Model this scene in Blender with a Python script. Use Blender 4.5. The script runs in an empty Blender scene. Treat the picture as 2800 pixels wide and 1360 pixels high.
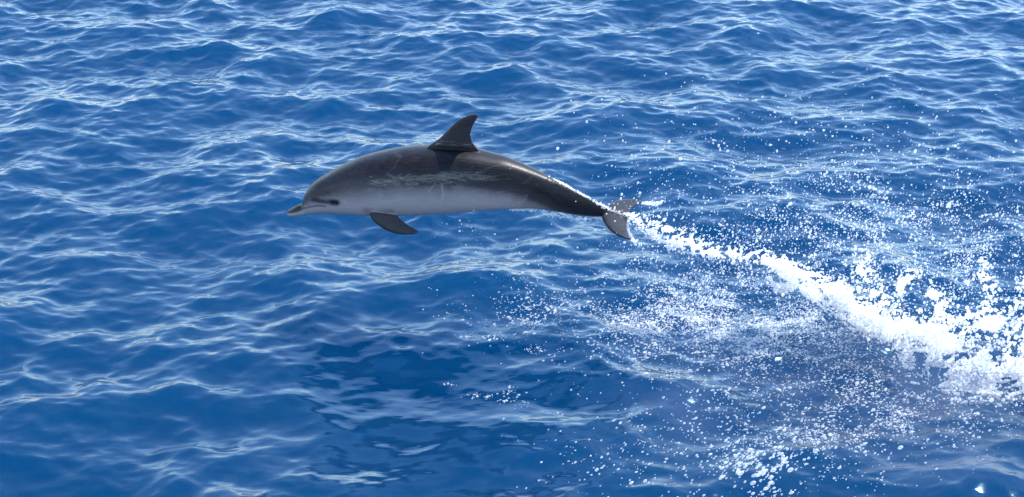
import bpy, bmesh, math
import numpy as np
from mathutils import Vector, Matrix
R = math.radians
sc = bpy.context.scene
rng = np.random.default_rng(7)

# ------------------------------------------------------------------ camera
CAM = np.array((0.0, -12.14, 5.60)); PITCH = R(23.0)
FPX = 5228.0; W0, H0 = 2800.0, 1360.0           # focal length in pixels of the 2800 px wide picture
cd = bpy.data.cameras.new('camera'); cam = bpy.data.objects.new('camera', cd)
sc.collection.objects.link(cam); sc.camera = cam
cd.sensor_width = 36.0; cd.lens = FPX / W0 * 36.0
cd.clip_start = 0.1; cd.clip_end = 9000
cam.location = CAM; cam.rotation_euler = (R(90) - PITCH, 0, 0)
# ------------------------------------------------------------------ sky, sun, exposure
SUN_EL, SUN_AZ = R(56), R(58)                    # azimuth measured from +Y (away from the boat) towards +X
wd = bpy.data.worlds.new('World'); sc.world = wd; wd.use_nodes = True
wn = wd.node_tree.nodes
sky = wn.new('ShaderNodeTexSky'); sky.sky_type = 'NISHITA'; sky.sun_disc = False
sky.sun_elevation = SUN_EL; sky.sun_rotation = SUN_AZ
sky.air_density = 1.0; sky.dust_density = 0.1; sky.ozone_density = 3.0
wd.node_tree.links.new(sky.outputs[0], wn['Background'].inputs[0])
wn['Background'].inputs[1].default_value = 0.135
sl = bpy.data.lights.new('sun', 'SUN'); sl.energy = 3.2; sl.angle = R(0.53); sl.color = (1.0, 0.98, 0.95)
so = bpy.data.objects.new('sun', sl); sc.collection.objects.link(so)
LDIR = Vector((math.cos(SUN_EL) * math.sin(SUN_AZ), math.cos(SUN_EL) * math.cos(SUN_AZ), math.sin(SUN_EL)))
so.rotation_euler = LDIR.to_track_quat('Z', 'Y').to_euler(); so.location = (8, 9, 14)
sc.view_settings.view_transform = 'Standard'; sc.view_settings.look = 'None'
sc.view_settings.exposure = 1.6; sc.view_settings.gamma = 1.0
sc.render.engine = 'CYCLES'
sc.cycles.use_denoising = True; sc.cycles.sample_clamp_indirect = 2.5; sc.cycles.sample_clamp_direct = 6.0
sc.cycles.max_bounces = 14; sc.cycles.diffuse_bounces = 12; sc.cycles.glossy_bounces = 3
sc.cycles.transmission_bounces = 3; sc.cycles.transparent_max_bounces = 96; sc.cycles.caustics_reflective = False; sc.cycles.caustics_refractive = False

# ------------------------------------------------------------------ helpers
cF = np.array((0, math.cos(PITCH), -math.sin(PITCH))); cU = np.array((0, math.sin(PITCH), math.cos(PITCH)))
def ray(u, v):
    """direction through a pixel of the 2800 x 1360 frame"""
    u = np.asarray(u, float); v = np.asarray(v, float)
    d = cF + np.multiply.outer((u - W0 / 2) / FPX, np.array((1.0, 0, 0))) + np.multiply.outer((H0 / 2 - v) / FPX, cU)
    return d
def at_depth(u, v, y):
    d = ray(u, v); t = (np.asarray(y) - CAM[1]) / d[..., 1]
    return CAM + d * t[..., None]
def at_water(u, v, z=0.0):
    d = ray(u, v); t = (z - CAM[2]) / d[..., 2]
    return CAM + d * t[..., None]

def new_obj(name, me, parent=None):
    o = bpy.data.objects.new(name, me); sc.collection.objects.link(o)
    if parent: o.parent = parent
    return o
def mesh_np(name, V, F, smooth=True):
    """fast mesh from numpy arrays; F is (n,3) or (n,4)"""
    me = bpy.data.meshes.new(name); k = F.shape[1]
    me.vertices.add(len(V)); me.vertices.foreach_set('co', np.ascontiguousarray(V, np.float32).ravel())
    me.loops.add(F.size); me.loops.foreach_set('vertex_index', np.ascontiguousarray(F, np.int32).ravel())
    me.polygons.add(len(F)); me.polygons.foreach_set('loop_start', np.arange(0, F.size, k, dtype=np.int32))
    me.polygons.foreach_set('loop_total', np.full(len(F), k, np.int32))
    me.update(calc_edges=True)
    if smooth: me.polygons.foreach_set('use_smooth', np.ones(len(F), bool))
    me.validate(); return me
def attr(me, name, a):
    x = me.attributes.new(name, 'FLOAT', 'POINT'); x.data.foreach_set('value', np.ascontiguousarray(a, np.float32))
def tag(o, label=None, cat=None, kind=None, group=None):
    if label: o['label'] = label
    if cat: o['category'] = cat
    if kind: o['kind'] = kind
    if group: o['group'] = group
    return o
def mat(name):
    m = bpy.data.materials.new(name); m.use_nodes = True
    nt = m.node_tree; return m, nt, nt.nodes, nt.nodes['Principled BSDF']
def sstep(a, b, x):
    t = np.clip((x - a) / (b - a), 0, 1); return t * t * (3 - 2 * t)

class Noise3:                                     # value noise for layout (clumps, ragged outlines)
    def __init__(s, seed): s.g = np.random.default_rng(seed).random((32, 32, 32))
    def __call__(s, x, y, z):
        def sm(t): return t * t * (3 - 2 * t)
        i = [np.floor(a).astype(int) for a in (x, y, z)]; f = [sm(a - b) for a, b in zip((x, y, z), i)]
        r = 0
        for a in (0, 1):
            for b in (0, 1):
                for c in (0, 1):
                    w = (f[0] if a else 1 - f[0]) * (f[1] if b else 1 - f[1]) * (f[2] if c else 1 - f[2])
                    r = r + w * s.g[(i[0] + a) % 32, (i[1] + b) % 32, (i[2] + c) % 32]
        return r
    def fbm(s, x, y, z, n=4):
        r, a, t = 0, 1.0, 0
        for k in range(n): r = r + a * s(x * 2 ** k, y * 2 ** k, z * 2 ** k + 7.3 * k); t += a; a *= 0.5
        return r / t
N3 = Noise3(3)

# ------------------------------------------------------------------ the sea
TL, TN = 17.6, 1280                                # one wave tile: metres, samples
def wave_tile():
    g = np.random.default_rng(21)
    k1 = 2 * np.pi * np.fft.fftfreq(TN, TL / TN); kx, ky = np.meshgrid(k1, k1, indexing='ij')
    k = np.hypot(kx, ky); k[0, 0] = 1e-6
    th = np.arctan2(ky, kx)
    lam = 2 * np.pi / k
    def lobe(a, p): return np.abs(np.cos((th - a) / 2)) ** p
    spread = 0.85 * lobe(R(-78), 8) + 0.55 * lobe(R(-125), 10) + 0.45 * lobe(R(-25), 9) + 0.06
    S = k ** -4.35 * np.exp(-(lam / 1.52) ** 2 * 0.7) * spread
    S *= np.exp(-(0.05 / lam) ** 2 * 1.2)         # capillary cut-off
    A = np.sqrt(S) * (g.normal(size=k.shape) + 1j * g.normal(size=k.shape)); A[0, 0] = 0
    h = np.fft.ifft2(A).real
    sx = np.fft.ifft2(1j * kx * A).real; sy = np.fft.ifft2(1j * ky * A).real
    c = SLOPE / np.sqrt((sx ** 2 + sy ** 2).mean())
    A = A * c
    h = np.fft.ifft2(A).real
    dx = np.fft.ifft2(1j * kx / k * A).real; dy = np.fft.ifft2(1j * ky / k * A).real
    lo = A * np.exp(-(0.6 / lam) ** 2)
    return h, dx, dy, np.fft.ifft2(lo).real
SLOPE = 0.215
HT, DXT, DYT, HLO = wave_tile()
SHIFT = (13.99, 4.96)
def samp(T, x, y):
    a = ((x + SHIFT[0]) / TL % 1) * TN; b = ((y + SHIFT[1]) / TL % 1) * TN
    i = np.floor(a).astype(int); j = np.floor(b).astype(int); a = a - i; b = b - j
    i %= TN; j %= TN; i1 = (i + 1) % TN; j1 = (j + 1) % TN
    return (T[i, j] * (1 - a) + T[i1, j] * a) * (1 - b) + (T[i, j1] * (1 - a) + T[i1, j1] * a) * b

# where droplets have just fallen: rings, and a fine chop round the splash
ring_c = []
for (u, v, s, n) in ((2150, 1010, 260, 60), (1700, 960, 170, 26), (2300, 1180, 260, 40), (2560, 1090, 150, 24)):
    ring_c += [(u + s * a, v + 0.45 * s * b) for a, b in rng.normal(size=(n, 2))]
ring_c = at_water(*np.array(ring_c).T)
ring_r = rng.uniform(0.03, 0.13, len(ring_c)); ring_a = rng.uniform(0.0012, 0.003, len(ring_c))
def chop_mask(x, y):
    c = at_water(np.array([2200.0]), np.array([900.0]))[0]; c2 = at_water(np.array([2500.0]), np.array([1000.0]))[0]
    m = np.exp(-(((x - c[0]) / 1.6) ** 2 + ((y - c[1]) / 1.1) ** 2)) + np.exp(-(((x - c2[0]) / 1.0) ** 2 + ((y - c2[1]) / 1.0) ** 2))
    return np.clip(m, 0, 1)
def sea_height(x, y):
    """height and sideways shift of the sea at rest position x, y"""
    z = samp(HT, x, y); m = chop_mask(x, y)
    if np.any(m > 0.02):
        f = 9.0
        z = z + m * 0.016 * (N3.fbm(x * f, y * f * 1.4, x * 0 + 0.5, 3) - 0.5) + m * 0.010 * (N3(x * 31, y * 37, x * 0 + 3.1) - 0.5)
    for c, r, a in zip(ring_c, ring_r, ring_a):
        if x.ndim == 2:
            i0, i1 = np.searchsorted(XS, (c[0] - 3 * r, c[0] + 3 * r)); j0, j1 = np.searchsorted(YS, (c[1] - 3 * r, c[1] + 3 * r))
            if i1 <= i0 or j1 <= j0: continue
            d = np.hypot(x[i0:i1, j0:j1] - c[0], y[i0:i1, j0:j1] - c[1])
            z[i0:i1, j0:j1] += a * np.cos((d - r) / 0.028 * 2 * np.pi) * np.exp(-((d - r) / 0.035) ** 2)
    return z
def graded(a, b, step, far, grow):
    core = list(np.arange(a, b, step)); s, lo = step, []
    x = core[0]
    while x > -far: s *= grow; x -= s; lo.append(x)
    s = step; x = core[-1]; hi = []
    while x < far: s *= grow; x += s; hi.append(x)
    return np.array(lo[::-1] + core + hi)
XS = graded(-6.6, 6.6, 0.0165, 4000, 1.16); YS = graded(-4.2, 9.0, 0.0165, 4000, 1.16)
GX, GY = np.meshgrid(XS, YS, indexing='ij')
stp = np.maximum.outer(np.gradient(XS), np.gradient(YS))
fine = 1 - sstep(0.03, 0.12, stp); mid = 1 - sstep(0.25, 0.9, stp)
Z = sea_height(GX, GY)
CH = 0.55
def at_blob(u, v, ru, rv):
    c = at_water(np.array([float(u)]), np.array([float(v)]))[0]; e = at_water(np.array([u + ru * 1.0]), np.array([v + rv * 1.0]))[0]
    return np.exp(-(((GX - c[0]) / abs(e[0] - c[0])) ** 2 + ((GY - c[1]) / abs(e[1] - c[1])) ** 2))
calm = np.clip(1.2 * at_blob(1150, 1120, 420, 170), 0, 1)          # slick left by the dolphin's pass
Z *= 1 - 0.45 * at_blob(2640, 1175, 170, 80)
Z = Z * (1 - 0.62 * calm) + samp(HLO, GX, GY) * 0.62 * calm
PX = GX - 0 + CH * samp(DXT, GX, GY) * fine; PY = GY + CH * samp(DYT, GX, GY) * fine
Z = Z * fine + samp(HLO, GX, GY) * mid * (1 - fine)
nx, ny = GX.shape
idx = np.arange(nx * ny).reshape(nx, ny)
F = np.stack([idx[:-1, :-1], idx[1:, :-1], idx[1:, 1:], idx[:-1, 1:]], -1).reshape(-1, 4)
sea_me = mesh_np('sea', np.stack([PX, PY, Z], -1).reshape(-1, 3), F)
# bubbles carried under by the splash, a paler body of water
def blob(u, v, ru, rv):
    c = at_water(np.array([float(u)]), np.array([float(v)]))[0]; e = at_water(np.array([u + ru * 1.0]), np.array([v + rv * 1.0]))[0]
    return np.exp(-(((GX - c[0]) / abs(e[0] - c[0])) ** 2 + ((GY - c[1]) / abs(e[1] - c[1])) ** 2))
bub = np.clip(0.55 * blob(2250, 1020, 380, 90) + 0.8 * blob(2540, 1000, 260, 110) + 0.55 * blob(1850, 1120, 170, 110) + 0.45 * blob(2450, 1290, 260, 90) + 0.5 * blob(1980, 900, 260, 60), 0, 1)
bub *= sstep(0.36, 0.66, N3.fbm(GX * 1.7, GY * 1.7, GX * 0 + 9.0, 4))
attr(sea_me, 'bubbles', bub.ravel()); attr(sea_me, 'calm', calm.ravel())
water = new_obj('sea', sea_me); tag(water, 'deep blue rippled open sea under the dolphin', 'sea', kind='structure')
m, nt, nd, bs = mat('sea_water')
bs.inputs['Roughness'].default_value = 0.11; bs.inputs['Specular Tint'].default_value = (0.42, 0.86, 1.0, 1); bs.inputs['IOR'].default_value = 1.333
mix = nd.new('ShaderNodeMix'); mix.data_type = 'RGBA'
mix.inputs['A'].default_value = (0.00001, 0.0225, 0.0720, 1); mix.inputs['B'].default_value = (0.03, 0.06, 0.12, 1)
at = nd.new('ShaderNodeAttribute'); at.attribute_name = 'bubbles'
nt.links.new(at.outputs['Fac'], mix.inputs['Factor']); nt.links.new(mix.outputs['Result'], bs.inputs['Base Color'])
bs.inputs['Subsurface Weight'].default_value = 1.0; bs.inputs['Subsurface Radius'].default_value = (0.5, 0.9, 1.0); bs.inputs['Subsurface Scale'].default_value = 30.0
bs.subsurface_method = 'RANDOM_WALK'
tc = nd.new('ShaderNodeTexCoord'); mp = nd.new('ShaderNodeMapping'); mp.inputs['Scale'].default_value = (9, 34, 14)
nz = nd.new('ShaderNodeTexNoise'); nz.inputs['Scale'].default_value = 1.0; nz.inputs['Detail'].default_value = 3
bp = nd.new('ShaderNodeBump'); bp.inputs['Strength'].default_value = 0.07; bp.inputs['Distance'].default_value = 0.02
nt.links.new(tc.outputs['Object'], mp.inputs['Vector']); nt.links.new(mp.outputs[0], nz.inputs['Vector'])
nt.links.new(nz.outputs['Fac'], bp.inputs['Height']); nt.links.new(bp.outputs[0], bs.inputs['Normal'])
ac = nd.new('ShaderNodeAttribute'); ac.attribute_name = 'calm'
mr = nd.new('ShaderNodeMapRange'); mr.inputs['To Min'].default_value = 0.115; mr.inputs['To Max'].default_value = 0.03
nt.links.new(ac.outputs['Fac'], mr.inputs['Value']); nt.links.new(mr.outputs[0], bs.inputs['Roughness'])
sea_me.materials.append(m)

# ------------------------------------------------------------------ the dolphin
YAW, ROLL = R(-8), R(4.5)
ORG = at_depth(np.array([1240.0]), np.array([490.0]), np.array([0.0]))[0]
DM = Matrix.Translation(ORG) @ Matrix.Rotation(YAW, 4, 'Z') @ Matrix.Rotation(ROLL, 4, 'X')
DMI = np.array(DM.inverted())
def loc_plane(u, v, p0, n):
    """local point where the ray through a pixel meets the local plane (p0, n)"""
    o = DMI[:3, :3] @ CAM + DMI[:3, 3]; d = ray(u, v) @ DMI[:3, :3].T
    n = np.array(n, float); t = ((np.array(p0) - o) @ n) / (d @ n)
    return o + d * np.asarray(t)[..., None]
ELEV = math.asin((DMI[:3, :3] @ (CAM - ORG))[2] / np.linalg.norm(CAM - ORG))
TOP = np.array([(783, 581), (786, 577), (795, 570.5), (811, 561.5), (824, 556), (829, 553), (831, 545), (835, 530), (843, 513.5), (856, 499), (872, 486.3),
    (894, 473.5), (920, 457.5), (952, 441.5), (984, 427), (1016, 417.5), (1048, 409.5), (1080, 403), (1112, 398.3), (1144, 395.8),
    (1176, 394.5), (1210, 394), (1250, 396), (1280, 400), (1315, 408), (1344, 416), (1379, 425.5), (1417.5, 441.5), (1456, 459), (1488, 475),
    (1520, 491), (1552, 508.7), (1584, 526), (1616, 543), (1641, 557.5), (1673, 573.5), (1700, 583), (1716, 588)], float)
BOT = np.array([(783, 584), (786, 589), (795, 591.5), (808, 591.3), (833.6, 588), (865.5, 583.5), (904, 583), (952, 586.4), (984, 588.6), (1003, 590), (1050, 590),
    (1092, 588.6), (1144, 587.7), (1208, 584.5), (1264, 580.6), (1328, 576), (1392, 571.7), (1440, 570), (1472, 571.7), (1504, 576),
    (1536, 582), (1584, 590), (1616, 593.0), (1644, 593), (1673, 592), (1700, 592), (1716, 592)], float)
US = np.concatenate([np.linspace(783, 850, 40), np.linspace(852, 1716, 150)])
tv, bv = np.interp(US, *TOP.T), np.interp(US, *BOT.T)
ker = np.hanning(9); ker /= ker.sum()
def smooth_from(a, u0):
    b = np.convolve(np.pad(a, 4, 'edge'), ker, 'valid'); w = sstep(u0, u0 + 40, US); return a * (1 - w) + b * w
tv, bv = smooth_from(tv, 850), smooth_from(bv, 800)
RAT = np.array([(783, 1.2), (800, 1.35), (828, 1.2), (850, 0.98), (950, 0.95), (1150, 0.92), (1300, 0.86), (1450, 0.68), (1560, 0.50), (1620, 0.44), (1650, 0.6), (1716, 1.0)])
rat = np.interp(US, *RAT.T)
PT = loc_plane(US, tv, (0, 0, 0), (0, 1, 0)); PB = loc_plane(US, bv, (0, 0, 0), (0, 1, 0))
CX = (PT[:, 0] + PB[:, 0]) / 2; CZ = (PT[:, 2] + PB[:, 2]) / 2
HZ = (PT[:, 2] - PB[:, 2]) / 2 * math.cos(ELEV) / np.sqrt(math.cos(ELEV) ** 2 + (rat * math.sin(ELEV)) ** 2)
HY = HZ * rat
NS = 48
ang = np.linspace(0, 2 * np.pi, NS, endpoint=False)
ca, sa = np.cos(ang), np.sin(ang)
sq = 1 - 0.03 * np.cos(4 * ang)
V = np.stack([np.repeat(CX, NS), (HY[:, None] * ca * sq).ravel(), (CZ[:, None] + HZ[:, None] * sa * sq).ravel()], -1)
faces = []
for i in range(len(US) - 1):
    for j in range(NS):
        a, b = i * NS + j, i * NS + (j + 1) % NS; faces.append((a, b, b + NS, a + NS))
faces.append(tuple(range(NS))[::-1]); faces.append(tuple(range((len(US) - 1) * NS, len(US) * NS)))
verts = [tuple(v) for v in V]

def resample(P, n):
    P = np.asarray(P, float); d = np.r_[0, np.cumsum(np.linalg.norm(np.diff(P, axis=0), axis=1))]
    t = np.linspace(0, d[-1], n); return np.stack([np.interp(t, d, P[:, k]) for k in range(P.shape[1])], -1)
def blade(LE, TE, nrm, th_root, th_tip, ns=30, nc=15):
    """lens-section blade between a leading and a trailing edge, both running root to tip"""
    A, B = resample(LE, ns), resample(TE, ns); nrm = np.array(nrm, float); nrm /= np.linalg.norm(nrm)
    base = len(verts); s = np.linspace(0, 1, nc)
    prof = np.sqrt(np.clip(s, 0, 1)) * (1 - s) ** 0.85 * 2.05
    for i in range(ns):
        th = th_root + (th_tip - th_root) * i / (ns - 1)
        C = A[i] + (B[i] - A[i]) * s[:, None]
        up = C + nrm * (th / 2 * prof + 0.0022)[:, None]; dn = C - nrm * (th / 2 * prof + 0.0022)[:, None]
        verts.extend(map(tuple, np.vstack([up, dn[::-1]])))
    k = 2 * nc
    for i in range(ns - 1):
        for j in range(k):
            a, b = base + i * k + j, base + i * k + (j + 1) % k; faces.append((a, b, b + k, a + k))
    faces.append(tuple(range(base, base + k))[::-1]); faces.append(tuple(range(base + (ns - 1) * k, base + ns * k)))
def px_plane(pts, p0, n):
    p = np.array(pts, float); return loc_plane(p[:, 0], p[:, 1], p0, n)
# dorsal fin, in the middle plane
LE = [(1160, 412), (1176, 396), (1201, 379), (1220.5, 360), (1240, 339), (1259, 325), (1278, 316), (1297, 311.5), (1306, 313.5)]
TE = [(1320, 430), (1303, 403), (1291, 388), (1286.5, 368), (1291, 349), (1300, 333), (1307, 320), (1307.5, 316)]
blade(px_plane(LE, (0, 0, 0), (0, 1, 0)), px_plane(TE, (0, 0, 0), (0, 1, 0)), (0, 1, 0), 0.05, 0.010)
# flukes: a plane through the stock holding the sideways axis and the tail's slope
i0 = np.argmin(abs(US - 1660)); FR = np.array((CX[i0], 0, CZ[i0]))
fs = R(-14); fn = np.array((-math.sin(fs), 0, math.cos(fs)))
NL = [(1648, 580), (1645, 597), (1650, 606), (1658.5, 620), (1672.5, 634), (1690, 644.5), (1708, 651.5), (1727, 655.6)]
NT = [(1721, 580), (1716.5, 598.5), (1713, 612.5), (1713.3, 626.6), (1718, 641), (1726.5, 654)]
FL = [(1645, 580), (1660, 561), (1683, 550), (1709.5, 545.5), (1735.8, 545), (1749, 549), (1753.4, 554)]
FT = [(1714, 594), (1722, 582), (1729, 570), (1739, 561.5), (1752, 555.5)]
NLp, NTp, FLp, FTp = [px_plane(q, FR, fn) for q in (NL, NT, FL, FT)]
blade(NLp, NTp, fn, 0.045, 0.008); blade(FLp, FTp, fn, 0.045, 0.008)
# flippers: near one traced, far one mirrored
iu = np.argmin(abs(US - 1045)); pr = np.array((CX[iu], -HY[iu] * 0.80, CZ[iu] - HZ[iu] * 0.62))
pn = np.array((0.12, -0.90, 0.42)); pn /= np.linalg.norm(pn)
PL = [(1012, 578), (1010, 587), (1016, 600), (1032, 616), (1054, 630), (1080, 639.5), (1105, 642.5), (1131, 641.5), (1144, 636)]
PTE = [(1072, 572), (1079, 582), (1087, 590), (1096, 600), (1112, 613), (1131, 624), (1146, 633)]
a, b = px_plane(PL, pr, pn), px_plane(PTE, pr, pn)
mir = np.array((1, -1, 1))
blade(a, b, pn, 0.042, 0.010); blade(a * mir, b * mir, pn * mir, 0.042, 0.010)
print('fluke span near/far', NLp[-1][1], FLp[-1][1], 'flipper tip', a[-1], 'beak z', (DM @ Vector((CX[0], 0, CZ[0]))).z, 'tail', (DM @ Vector(FR)))

bm = bmesh.new(); bv_ = [bm.verts.new(v) for v in verts]
for f in faces: bm.faces.new([bv_[i] for i in f])
bmesh.ops.recalc_face_normals(bm, faces=bm.faces[:])
tmp = bpy.data.meshes.new('body'); bm.to_mesh(tmp); bm.free()
root = bpy.data.objects.new('dolphin', None); sc.collection.objects.link(root); root.matrix_world = DM
body = new_obj('body', tmp, root)
md = body.modifiers.new('r', 'REMESH'); md.mode = 'VOXEL'; md.voxel_size = 0.0048
ms = body.modifiers.new('s', 'SMOOTH'); ms.factor = 0.5; ms.iterations = 5
dg = bpy.context.evaluated_depsgraph_get()
bme = bpy.data.meshes.new_from_object(body.evaluated_get(dg)); body.modifiers.clear(); body.data = bme; bme.name = 'body'
bme.polygons.foreach_set('use_smooth', np.ones(len(bme.polygons), bool))

# pigment of the skin, told from place on the body
P = np.empty(len(bme.vertices) * 3, np.float32); bme.vertices.foreach_get('co', P); P = P.reshape(-1, 3)
x, y, z = P.T
uu = np.interp(x, CX, US)
tt = (z - np.interp(x, CX, CZ)) / np.interp(x, CX, HZ)
ss = tt * math.cos(ELEV) - np.clip(abs(y) / np.interp(x, CX, HY), 0, 1) * math.sin(ELEV)
nse = N3.fbm(x * 6, y * 6, z * 9, 4) - 0.5
cape = np.interp(uu, [780, 850, 1000, 1200, 1400, 1500, 1560, 1700], [0.55, 0.25, 0.22, -0.02, -0.22, -0.55, -1.1, -1.5])
pale = np.interp(uu, [780, 850, 1000, 1100, 1250, 1400, 1480, 1560], [0.0, -0.30, -0.38, -0.32, -0.36, -0.56, -0.95, -1.5])
d = ss + 0.30 * nse
dark = sstep(cape - 0.42, cape + 0.45, d)
dark = dark * (1 - 0.22 * sstep(1430, 1560, uu))
light = 1 - sstep(pale - 0.42, pale + 0.40, d)
sk = 0.42 - 0.39 * dark + 0.58 * light * (1 - dark)
# fins all dark
pdist = abs((P * np.where(y > 0, -1, 1)[:, None] * np.array((0, 1, 0)) + P * np.array((1, 0, 1)) - pr) @ pn)
pec = (pdist < 0.024) & (uu > 1006) & (uu < 1175) & (z < pr[2] + 0.018) & ((y / np.interp(x, CX, HY)) ** 2 + tt ** 2 > 1.10)
fin = pec | ((abs(y) > np.interp(x, CX, HY) * 1.12 + 0.004) | (tt > 1.06)) & (uu > 990)
sk = np.where(fin, np.where(tt > 1, 0.27, 0.26), sk)
sk = np.where(fin & (uu > 1600), 0.025, sk)
def line_px(pts, w, near=True):
    q = np.array(pts, float); L = resample(loc_plane(q[:, 0], q[:, 1], (0, -0.15, 0), (0, 1, 0)), 60)
    # compare in the picture-free side view: project the skin along the local side axis
    o = DMI[:3, :3] @ CAM + DMI[:3, 3]; vx = P - o; s = (-0.15 - o[1]) / vx[:, 1]
    Q = o + vx * s[:, None]
    dd = np.full(len(P), 9.0)
    for i in range(len(L)): dd = np.minimum(dd, np.hypot(Q[:, 0] - L[i, 0], Q[:, 2] - L[i, 2]))
    r = np.exp(-(dd / w) ** 2); 
    return np.where(y < 0.01, r, 0)
def hp(a, b): return (770 + a / 5.687, 440 + b / 5.687)
beak_dark = sstep(795, 812, uu) * (1 - sstep(835, 860, uu)) * sstep(-0.05, 0.35, ss)
sk = sk * (1 - 0.6 * beak_dark)
mouth = line_px([hp(*q) for q in ((85, 800), (150, 805), (230, 790), (330, 745), (430, 722), (520, 705), (620, 700), (680, 712))], 0.006)
eye_st = line_px([hp(*q) for q in ((500, 600), (560, 620), (640, 635), (720, 645), (800, 650), (860, 650))], 0.020)
eye_p = line_px([hp(790, 645), hp(850, 652)], 0.017)
stripe = line_px([hp(470, 560), hp(520, 500), hp(640, 500), hp(720, 480)], 0.022)
flip = line_px([(1000, 575), (1025, 583), (1070, 578)], 0.022)
sk = sk * (1 - 0.5 * mouth) * (1 - 0.5 * eye_st) * (1 - 0.9 * eye_p) * (1 - 0.3 * stripe) * (1 - 0.25 * flip)
z1 = lambda a, b: (760 + a / 3.1267, 280 + b / 3.1267)
z2 = lambda a, b: (1200 + a / 3.1267, 280 + b / 3.1267)
scar = line_px([z1(1400, 700), z1(1412, 790), z1(1400, 840), z1(1382, 880)], 0.0055)
scar += 0.6 * line_px([z2(320, 605), z2(400, 570), z2(480, 545), z2(580, 540)], 0.005)
scar += 0.35 * line_px([z2(500, 775), z2(620, 747), z2(740, 752), z2(830, 780), z2(880, 812), z2(905, 770)], 0.005)
scar += 0.5 * line_px([z1(560, 840), z1(600, 890)], 0.006) + 0.45 * line_px([z1(780, 745), z1(825, 745)], 0.02) + 0.4 * line_px([z1(870, 750), z1(880, 790)], 0.016)
scar += 0.5 * line_px([hp(480, 440), hp(500, 460)], 0.010) + 0.5 * line_px([hp(450, 590), hp(500, 555)], 0.010)
scar += 0.35 * line_px([z1(1000, 430), z1(1050, 465)], 0.014)
rg = np.random.default_rng(5)
for k in range(22):                                # rake marks: bundles of short scratches
    cu, cv, an, ln = rg.uniform(930, 1560), 0, rg.uniform(-0.9, 0.9), rg.uniform(8, 30)
    cv = np.interp(cu, *TOP.T) + (np.interp(cu, *BOT.T) - np.interp(cu, *TOP.T)) * rg.uniform(0.2, 0.85)
    for j in range(rg.integers(1, 4)):
        o = j * 7.0; scar += rg.uniform(0.15, 0.38) * line_px([(cu - ln * math.cos(an) + o * math.sin(an), cv - ln * math.sin(an) + o * math.cos(an)), (cu, cv + o * math.cos(an) + rg.uniform(-5, 5)), (cu + ln * math.cos(an) + o * math.sin(an), cv + ln * math.sin(an) + o * math.cos(an))], 0.0045)
sk = sk + 0.24 * np.clip(scar, 0, 1)
sk = np.clip(sk + 0.05 * nse, 0, 1)
attr(bme, 'pigment', sk)
film_at = np.exp(-((ss - np.interp(uu, [1000, 1200, 1500], [0.0, 0.0, 0.10])) / 0.23) ** 2) * sstep(985, 1060, uu) * (1 - 0.55 * sstep(1330, 1400, uu)) * (1 - sstep(1480, 1600, uu))
film_at = np.where(tt > 1.02, np.where((uu > 1195) & (uu < 1290), 0.75 * np.exp(-((tt - 1.15) / 0.12) ** 2), 0), film_at)
attr(bme, 'film', film_at)
m, nt, nd, bs = mat('wet_skin')
at = nd.new('ShaderNodeAttribute'); at.attribute_name = 'pigment'
rp = nd.new('ShaderNodeValToRGB'); rp.color_ramp.elements[0].color = (0.0035, 0.0030, 0.0048, 1); rp.color_ramp.elements[1].color = (0.42, 0.355, 0.345, 1)
e = rp.color_ramp.elements.new(0.42); e.color = (0.062, 0.053, 0.056, 1)
tc = nd.new('ShaderNodeTexCoord'); nz = nd.new('ShaderNodeTexNoise'); nz.inputs['Scale'].default_value = 35; nz.inputs['Detail'].default_value = 6
mm = nd.new('ShaderNodeMath'); mm.operation = 'MULTIPLY_ADD'; mm.inputs[1].default_value = 0.22; mm.inputs[2].default_value = -0.11
ad = nd.new('ShaderNodeMath'); ad.operation = 'ADD'
mp = nd.new('ShaderNodeMapping'); mp.inputs['Scale'].default_value = (0.6, 1, 2.6)
nt.links.new(tc.outputs['Object'], mp.inputs['Vector']); nt.links.new(mp.outputs[0], nz.inputs['Vector'])
nt.links.new(nz.outputs['Fac'], mm.inputs[0]); nt.links.new(mm.outputs[0], ad.inputs[0]); nt.links.new(at.outputs['Fac'], ad.inputs[1])
nt.links.new(ad.outputs[0], rp.inputs['Fac']); nt.links.new(rp.outputs['Color'], bs.inputs['Base Color'])
bs.inputs['Roughness'].default_value = 0.42; bs.inputs['Specular IOR Level'].default_value = 0.16; bs.inputs['Coat Roughness'].default_value = 0.06; bs.inputs['Coat IOR'].default_value = 1.50
# runnels of water in the film on the skin
n2 = nd.new('ShaderNodeTexNoise'); n2.inputs['Scale'].default_value = 14; n2.inputs['Detail'].default_value = 4; n2.inputs['Distortion'].default_value = 0.8
m2 = nd.new('ShaderNodeMapping'); m2.inputs['Scale'].default_value = (1.0, 1.0, 3.5)
b2 = nd.new('ShaderNodeBump'); b2.inputs['Strength'].default_value = 0.55; b2.inputs['Distance'].default_value = 0.012
nt.links.new(tc.outputs['Object'], m2.inputs['Vector']); nt.links.new(m2.outputs[0], n2.inputs['Vector'])
nt.links.new(n2.outputs['Fac'], b2.inputs['Height']); nt.links.new(b2.outputs[0], bs.inputs['Coat Normal'])
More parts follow.
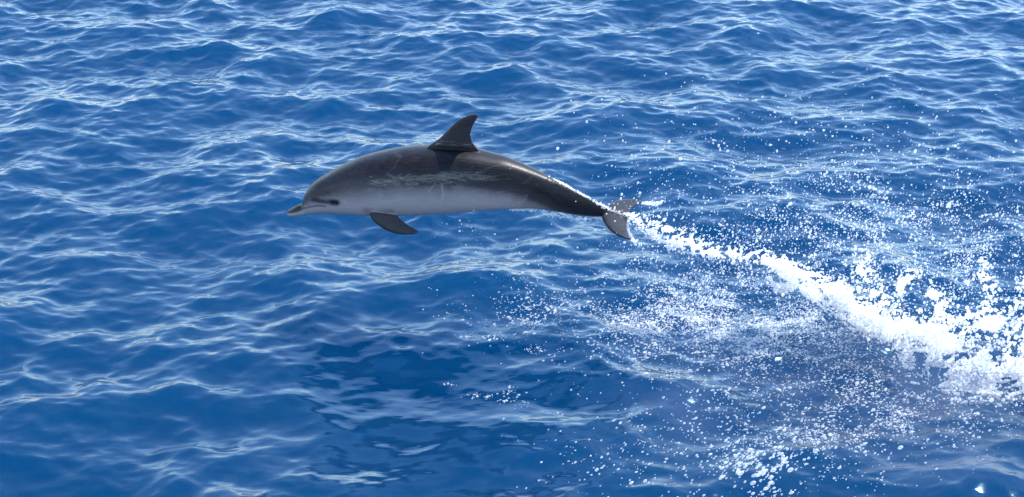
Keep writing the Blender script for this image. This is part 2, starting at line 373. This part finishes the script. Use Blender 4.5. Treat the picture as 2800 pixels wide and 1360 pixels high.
# patches where the film still stands thick and smooth mirror the sky
af = nd.new('ShaderNodeAttribute'); af.attribute_name = 'film'
m4 = nd.new('ShaderNodeMapping'); m4.inputs['Scale'].default_value = (4.5, 2.0, 20.0)
n4 = nd.new('ShaderNodeTexNoise'); n4.inputs['Scale'].default_value = 1.0; n4.inputs['Detail'].default_value = 5; n4.inputs['Distortion'].default_value = 3.0
nt.links.new(tc.outputs['Object'], m4.inputs['Vector']); nt.links.new(m4.outputs[0], n4.inputs['Vector'])
q1 = nd.new('ShaderNodeMath'); q1.operation = 'MULTIPLY_ADD'; q1.inputs[1].default_value = 0.42; nt.links.new(af.outputs['Fac'], q1.inputs[0]); nt.links.new(n4.outputs['Fac'], q1.inputs[2])
q2 = nd.new('ShaderNodeMapRange'); q2.interpolation_type = 'SMOOTHSTEP'; q2.inputs['From Min'].default_value = 0.775; q2.inputs['From Max'].default_value = 0.815
q2.inputs['To Min'].default_value = 0.13; q2.inputs['To Max'].default_value = 1.0
nt.links.new(q1.outputs[0], q2.inputs['Value']); nt.links.new(q2.outputs[0], bs.inputs['Coat Weight'])
bme.materials.append(m)
# eyes
me_, nt, nd, bs = mat('eye'); bs.inputs['Base Color'].default_value = (0.006, 0.005, 0.006, 1); bs.inputs['Roughness'].default_value = 0.06
q = np.array([hp(838, 652)]); ie = np.argmin(abs(US - q[0, 0])); ez = (loc_plane(q[:, 0], q[:, 1], (0, -HY[ie] * 0.9, 0), (0, 1, 0)))[0]
te = (ez[2] - CZ[ie]) / HZ[ie]
for s in (-1, 1):
    bm = bmesh.new(); bmesh.ops.create_uvsphere(bm, u_segments=20, v_segments=12, radius=0.013)
    for v in bm.verts: v.co.z *= 0.62; v.co.y *= 0.6
    for f in bm.faces: f.smooth = True
    em = bpy.data.meshes.new('eye'); bm.to_mesh(em); bm.free(); em.materials.append(me_)
    o = new_obj('eye', em, root); o.location = (ez[0], s * (HY[ie] * math.sqrt(max(0, 1 - te * te)) - 0.001), ez[2])
tag(root, 'grey dolphin with dark back and pale belly leaping clear of the sea', 'dolphin')

# ------------------------------------------------------------------ white water
mw, nt, nd, bs = mat('white_water')
bs.inputs['Base Color'].default_value = (0.96, 0.97, 0.98, 1); bs.inputs['Roughness'].default_value = 0.25; bs.inputs['IOR'].default_value = 1.33
tr = nd.new('ShaderNodeBsdfTranslucent'); tr.inputs['Color'].default_value = (0.96, 0.97, 0.98, 1)
mx = nd.new('ShaderNodeMixShader'); mx.inputs[0].default_value = 0.55
tp = nd.new('ShaderNodeBsdfTransparent'); m3 = nd.new('ShaderNodeMixShader'); m3.inputs[0].default_value = 0.48
nt.links.new(bs.outputs[0], mx.inputs[1]); nt.links.new(tr.outputs[0], mx.inputs[2])
nt.links.new(mx.outputs[0], m3.inputs[1]); nt.links.new(tp.outputs[0], m3.inputs[2]); nt.links.new(m3.outputs[0], nd['Material Output'].inputs['Surface'])

md_ = mw.copy(); md_.name = 'clear_drops'
for n in md_.node_tree.nodes:
    if n.type == 'MIX_SHADER' and abs(n.inputs[0].default_value - 0.48) < 1e-3: n.inputs[0].default_value = 0.58
def ico(sub):
    bm = bmesh.new(); bmesh.ops.create_icosphere(bm, subdivisions=sub, radius=1.0); bm.verts.ensure_lookup_table()
    v = np.array([tuple(w.co) for w in bm.verts]); f = np.array([[w.index for w in g.verts] for g in bm.faces]); bm.free(); return v, f
ICO = {1: ico(1), 2: ico(2)}
def drops(name, C, rad, sub=1, flat=None, stretch=None):
    """many small beads as one mesh; radii vary per axis so that none is a perfect ball"""
    v, f = ICO[sub]; n = len(C)
    sc3 = rad[:, None] * rng.uniform(0.75, 1.3, (n, 3))
    if flat is not None: sc3[:, 2] *= flat
    q = v[None] * sc3[:, None, :]
    if stretch is not None: q = q + (q @ stretch)[..., None] * stretch * 0.55
    V = (q + C[:, None, :]).reshape(-1, 3); F = (f[None] + (np.arange(n) * len(v))[:, None, None]).reshape(-1, 3)
    me = mesh_np(name, V, F); me.materials.append(md_); return new_obj(name, me)
def sheet_mesh(name, C, rad, voxel):
    """beads melted together into ropes and sheets of water"""
    me = bpy.data.meshes.new(name); me.vertices.add(len(C)); me.vertices.foreach_set('co', C.astype(np.float32).ravel()); attr(me, 'rad', rad)
    o = new_obj(name, me)
    g = bpy.data.node_groups.new(name, 'GeometryNodeTree'); g.interface.new_socket('Geometry', in_out='INPUT', socket_type='NodeSocketGeometry'); g.interface.new_socket('Geometry', in_out='OUTPUT', socket_type='NodeSocketGeometry')
    N = g.nodes; gi, go = N.new('NodeGroupInput'), N.new('NodeGroupOutput')
    a = N.new('GeometryNodeInputNamedAttribute'); a.data_type = 'FLOAT'; a.inputs['Name'].default_value = 'rad'
    mp_ = N.new('GeometryNodeMeshToPoints'); pv = N.new('GeometryNodePointsToVolume'); pv.resolution_mode = 'VOXEL_SIZE'; pv.inputs['Voxel Size'].default_value = voxel
    vm = N.new('GeometryNodeVolumeToMesh'); vm.resolution_mode = 'GRID'; vm.inputs['Threshold'].default_value = 0.12; vm.inputs['Adaptivity'].default_value = 0.0
    L = g.links.new
    L(gi.outputs[0], mp_.inputs['Mesh']); L(a.outputs['Attribute'], mp_.inputs['Radius']); L(mp_.outputs[0], pv.inputs['Points']); L(a.outputs['Attribute'], pv.inputs['Radius'])
    L(pv.outputs[0], vm.inputs['Volume']); L(vm.outputs[0], go.inputs[0])
    md = o.modifiers.new('g', 'NODES'); md.node_group = g
    dg = bpy.context.evaluated_depsgraph_get(); me2 = bpy.data.meshes.new_from_object(o.evaluated_get(dg))
    o.modifiers.clear(); o.data = me2; me2.name = name
    me2.polygons.foreach_set('use_smooth', np.ones(len(me2.polygons), bool)); me2.materials.clear(); me2.materials.append(mw)
    print(name, 'faces', len(me2.polygons)); return o
def land(p):
    """anything that would be under water floats on it instead"""
    zs = samp(HT, p[:, 0], p[:, 1]); return zs
def spray_depth(u): return np.interp(u, [1500, 1720, 2100, 2450, 2800, 3000], [-0.12, -0.17, -0.35, -0.60, -0.75, -0.80])
def place(u, v, spread):
    """pixel cloud -> world cloud round the plume's own vertical plane; what would be under water lies on it"""
    y = spray_depth(u) + rng.normal(size=len(u)) * spread
    p = at_depth(u, v, y); w = p[:, 2] < 0.01
    if w.any():
        p[w] = at_water(u[w], v[w]); p[w, 2] = samp(HT, p[w, 0], p[w, 1]) + 0.005
    return p

# the rope of water dragged out by the flukes and the splash it ends in
def rope(pts, n, fill=0.35, seed=0, cell=30.0):
    """points along a rope; fill 0 = lace of thin strands only, 1 = solid core"""
    q = np.array(pts, float); q = resample(q, 600); i = (rng.random(n) * 599).astype(int); c = q[i]
    off = rng.normal(size=(n, 2)) * 0.55
    u = c[:, 0] + off[:, 0] * c[:, 2]; v = c[:, 1] + off[:, 1] * c[:, 2]; o = np.hypot(*off.T)
    r1 = abs(N3.fbm(u / cell / 1.5 + seed * 3.1, v / cell, u * 0 + seed, 2) - 0.5); r2 = abs(N3.fbm(u / cell * 1.7 + seed, v / cell * 2.6, u * 0 + seed + 4.4, 2) - 0.5)
    big = N3.fbm(u / cell / 2.2 + seed, v / cell / 1.6, u * 0 + seed + 8.8, 2)
    keep = (r1 < 0.022) | (r2 < 0.016) | (big - 0.22 * o > 0.60 - 0.35 * fill)
    return u[keep], v[keep]
U, Vv = [], []
def add(uv): U.append(uv[0]); Vv.append(uv[1])
add(rope([(1718, 590, 8), (1745, 603, 14), (1790, 622, 22), (1850, 655, 28)], 14000, 0.12, 1, 26))
add(rope([(1850, 655, 26), (1930, 684, 20), (2000, 693, 13), (2080, 703, 16), (2150, 733, 20)], 20000, 0.55, 1, 26))
add(rope([(2150, 733, 22), (2250, 784, 28), (2350, 845, 38), (2450, 905, 50)], 24000, 0.58, 4, 30))
add(rope([(1720, 610, 5), (1760, 632, 8), (1810, 655, 14), (1860, 668, 16), (1900, 665, 14)], 3500, 0.1, 2, 22))
add(rope([(1722, 596, 3), (1716, 612, 2.0), (1718, 630, 2), (1730, 655, 3)], 500, 0.9, 3))
add(rope([(2090, 712, 12), (2140, 750, 12), (2200, 790, 13), (2280, 850, 14), (2370, 905, 20)], 8000, 0.62, 4, 24))
add(rope([(2100, 760, 12), (2130, 790, 14), (2180, 780, 10)], 1500, 0.45, 5, 20))
for s, p_ in enumerate(([(2440, 885, 36), (2520, 940, 66), (2620, 980, 66), (2740, 1005, 64), (2840, 1025, 58), (2960, 1040, 55), (3060, 1050, 35)],
                        [(2480, 890, 40), (2600, 900, 45), (2700, 895, 42), (2820, 905, 50), (2920, 930, 45), (3020, 970, 35)],
                        [(2420, 840, 34), (2385, 790, 30), (2355, 730, 26), (2345, 680, 20)],
                        [(2440, 830, 28), (2465, 770, 20), (2510, 735, 16)],
                        [(2690, 880, 34), (2708, 810, 24), (2695, 750, 16), (2685, 710, 10)],
                        [(2640, 780, 6), (2670, 760, 6), (2695, 745, 8)],
                        [(2790, 900, 40), (2800, 820, 30), (2820, 770, 20)],
                        [(2580, 860, 34), (2560, 820, 24), (2550, 795, 16)])):
    add(rope(p_, (48000, 21000, 4500, 1800, 3200, 500, 6000, 2000)[s], (0.80, 0.62, 0.0, 0.0, 0.05, 0.4, 0.2, 0.0)[s], 6 + s, (36, 34, 26, 22, 22, 20, 26, 24)[s]))
u, v = np.concatenate(U), np.concatenate(Vv)
p = place(u, v, np.interp(u, [1720, 1900, 2300, 2800], [0.02, 0.05, 0.14, 0.26]))
rad = rng.lognormal(math.log(0.0044), 0.36, len(u)) * np.interp(u, [1720, 1900, 2400, 2800], [0.85, 1.0, 1.15, 1.25])
print('splash points', len(u))
splash = sheet_mesh('splash', p, rad, 0.0048)
tag(splash, 'white splash and rope of water trailing from the dolphin\'s tail', 'splash', kind='stuff')

# film of water along the belly and off the fluke tips
U, Vv, Yl = [], [], []
def addl(uv, y): add(uv); Yl.append(np.full(len(uv[0]), y))
addl(rope([(1395, 574, 2), (1440, 574, 3), (1475, 578, 5), (1505, 584, 6), (1540, 592, 7), (1580, 598, 6), (1620, 598, 4), (1644, 596, 3)], 3000, 0.35, 21, 12), -0.01)
addl(rope([(1755, 556, 3), (1775, 556, 4), (1795, 558, 8), (1812, 550, 6)], 450, 0.2, 22, 14), 0.25)
addl(rope([(1727, 656, 3), (1740, 662, 6), (1755, 668, 5)], 500, 0.2, 23, 14), -0.26)
addl(rope([(1500, 482, 1.0), (1540, 503, 1.5), (1590, 531, 2.2), (1640, 559, 4), (1670, 573, 6), (1690, 580, 8), (1712, 590, 8)], 1100, 0.2, 24, 10), -0.015)
u, v, yl = np.concatenate(U), np.concatenate(Vv), np.concatenate(Yl) + rng.normal(size=sum(map(len, U))) * 0.006
pl = np.array([loc_plane(np.array([a]), np.array([b]), (0, c, 0), (0, 1, 0))[0] for a, b, c in zip(u, v, yl)])
pw = pl @ np.array(DM)[:3, :3].T + np.array(DM)[:3, 3]
film = sheet_mesh('water_film', pw, rng.lognormal(math.log(0.0040), 0.3, len(u)), 0.0035)
tag(film, 'thin fringe of water shed by the dolphin\'s belly and fluke tips', 'water', kind='stuff')

# spray in the air: fields of beads, thicker near the rope
def field(n, uc, vc, su, sv, tilt=0, clump=0.0, seed=0):
    a = rng.normal(size=(int(n * (3 if clump else 1)), 2)); u = uc + su * a[:, 0]; v = vc + sv * a[:, 1] + tilt * su * a[:, 0]
    if clump:
        k = N3.fbm(u / 60 + seed, v / 45, u * 0 + seed, 3); o = np.argsort(-(k + 0.45 * rng.random(len(u)))); o = o[:n]; u, v = u[o], v[o]
    k = (u > 1150) & (u < 3200) & (v > 180) & (v < 1420); return u[k], v[k]
U, Vv = [], []
add(field(1500, 2330, 560, 300, 150)); add(field(3600, 2420, 640, 230, 100, 0.1, 1, 31)); add(field(1100, 2050, 640, 170, 60, 0.3, 1, 32))
add(field(420, 2150, 420, 330, 110)); add(field(80, 1900, 400, 260, 70)); add(field(2200, 2580, 740, 160, 85, 0, 1, 33)); add(field(1500, 2900, 760, 130, 110)); add(field(600, 2950, 950, 120, 80))
add(field(120, 1760, 540, 70, 50)); add(field(46, 1290, 640, 34, 36)); add(field(60, 1450, 700, 150, 60)); add(field(450, 1860, 710, 80, 40, 0.2, 1, 34))
add(field(3600, 2050, 840, 170, 62, 0.3, 1, 35))
u, v = np.concatenate(U), np.concatenate(Vv)
p = place(u, v, 0.40); rad = rng.lognormal(math.log(0.0029), 0.50, len(u))
sp = drops('spray_droplets', p, np.clip(rad, 0.0014, 0.0095), 1)
tag(sp, 'cloud of fine white spray droplets behind the dolphin\'s tail', 'spray', kind='stuff')
# drops falling nearer the boat
U, Vv = [], []
add(field(450, 2260, 1180, 230, 80)); add(field(450, 2230, 1190, 240, 80, 0, 1, 42)); add(field(280, 2070, 1290, 90, 45, 0, 1, 41)); add(field(170, 1720, 1270, 130, 60)); add(field(160, 1850, 1100, 200, 70))
u, v = np.concatenate(U), np.concatenate(Vv)
yg = at_water(u, v)[:, 1]; p = at_depth(u, v, yg - rng.uniform(0.05, 0.9, len(u)))
big = np.exp(-(((u - 2070) / 120) ** 2 + ((v - 1290) / 70) ** 2)); rad = rng.lognormal(math.log(0.0025), 0.42, len(u)) * (1 + 1.9 * big * rng.random(len(u)) ** 1.5)
st = np.array((0.8, 0.1, 0.45)); st /= np.linalg.norm(st)
fd = drops('falling_drops', p, np.clip(rad, 0.0015, 0.010), 2, stretch=st)
tag(fd, 'white water drops falling over the blue water in the foreground', 'droplets', kind='stuff')
# flecks of foam lying on the water; some beads stand in for glints
U, Vv = [], []
add(field(6000, 2000, 890, 200, 50, 0.08, 1, 51)); add(field(2600, 1780, 880, 220, 50, 0.0, 1, 52)); add(field(1700, 2300, 1050, 240, 75, 0.1, 1, 53)); add(field(1300, 2480, 1080, 150, 60, 0, 1, 54))
add(field(500, 2200, 1180, 230, 50, 0, 1, 55)); add(field(900, 1960, 900, 110, 40, 0, 1, 57))
for (a, b, n, s) in ((1225, 1045, 10, 9), (1295, 1080, 16, 14), (1330, 1085, 10, 10), (1400, 1095, 60, 24), (1390, 1075, 20, 26), (1510, 1117, 16, 12), (1450, 963, 40, 18), (1440, 855, 24, 14), (1280, 922, 26, 20), (1345, 940, 18, 18), (1470, 880, 22, 30), (1500, 885, 50, 45)):
    add((a + rng.normal(size=n) * s, b + rng.normal(size=n) * s * 0.3))
u, v = np.concatenate(U), np.concatenate(Vv)
p = at_water(u, v); p[:, 2] = samp(HT, p[:, 0], p[:, 1]); p[:, 0] += CH * samp(DXT, p[:, 0], p[:, 1]); p[:, 1] += CH * samp(DYT, p[:, 0], p[:, 1]); p[:, 2] += 0.004
foam = drops('foam_glint_flecks', p, np.clip(rng.lognormal(math.log(0.0040), 0.45, len(u)), 0.0015, 0.016), 1, flat=0.55)
tag(foam, 'white flecks of foam and modelled glints scattered on the water', 'foam', kind='stuff')
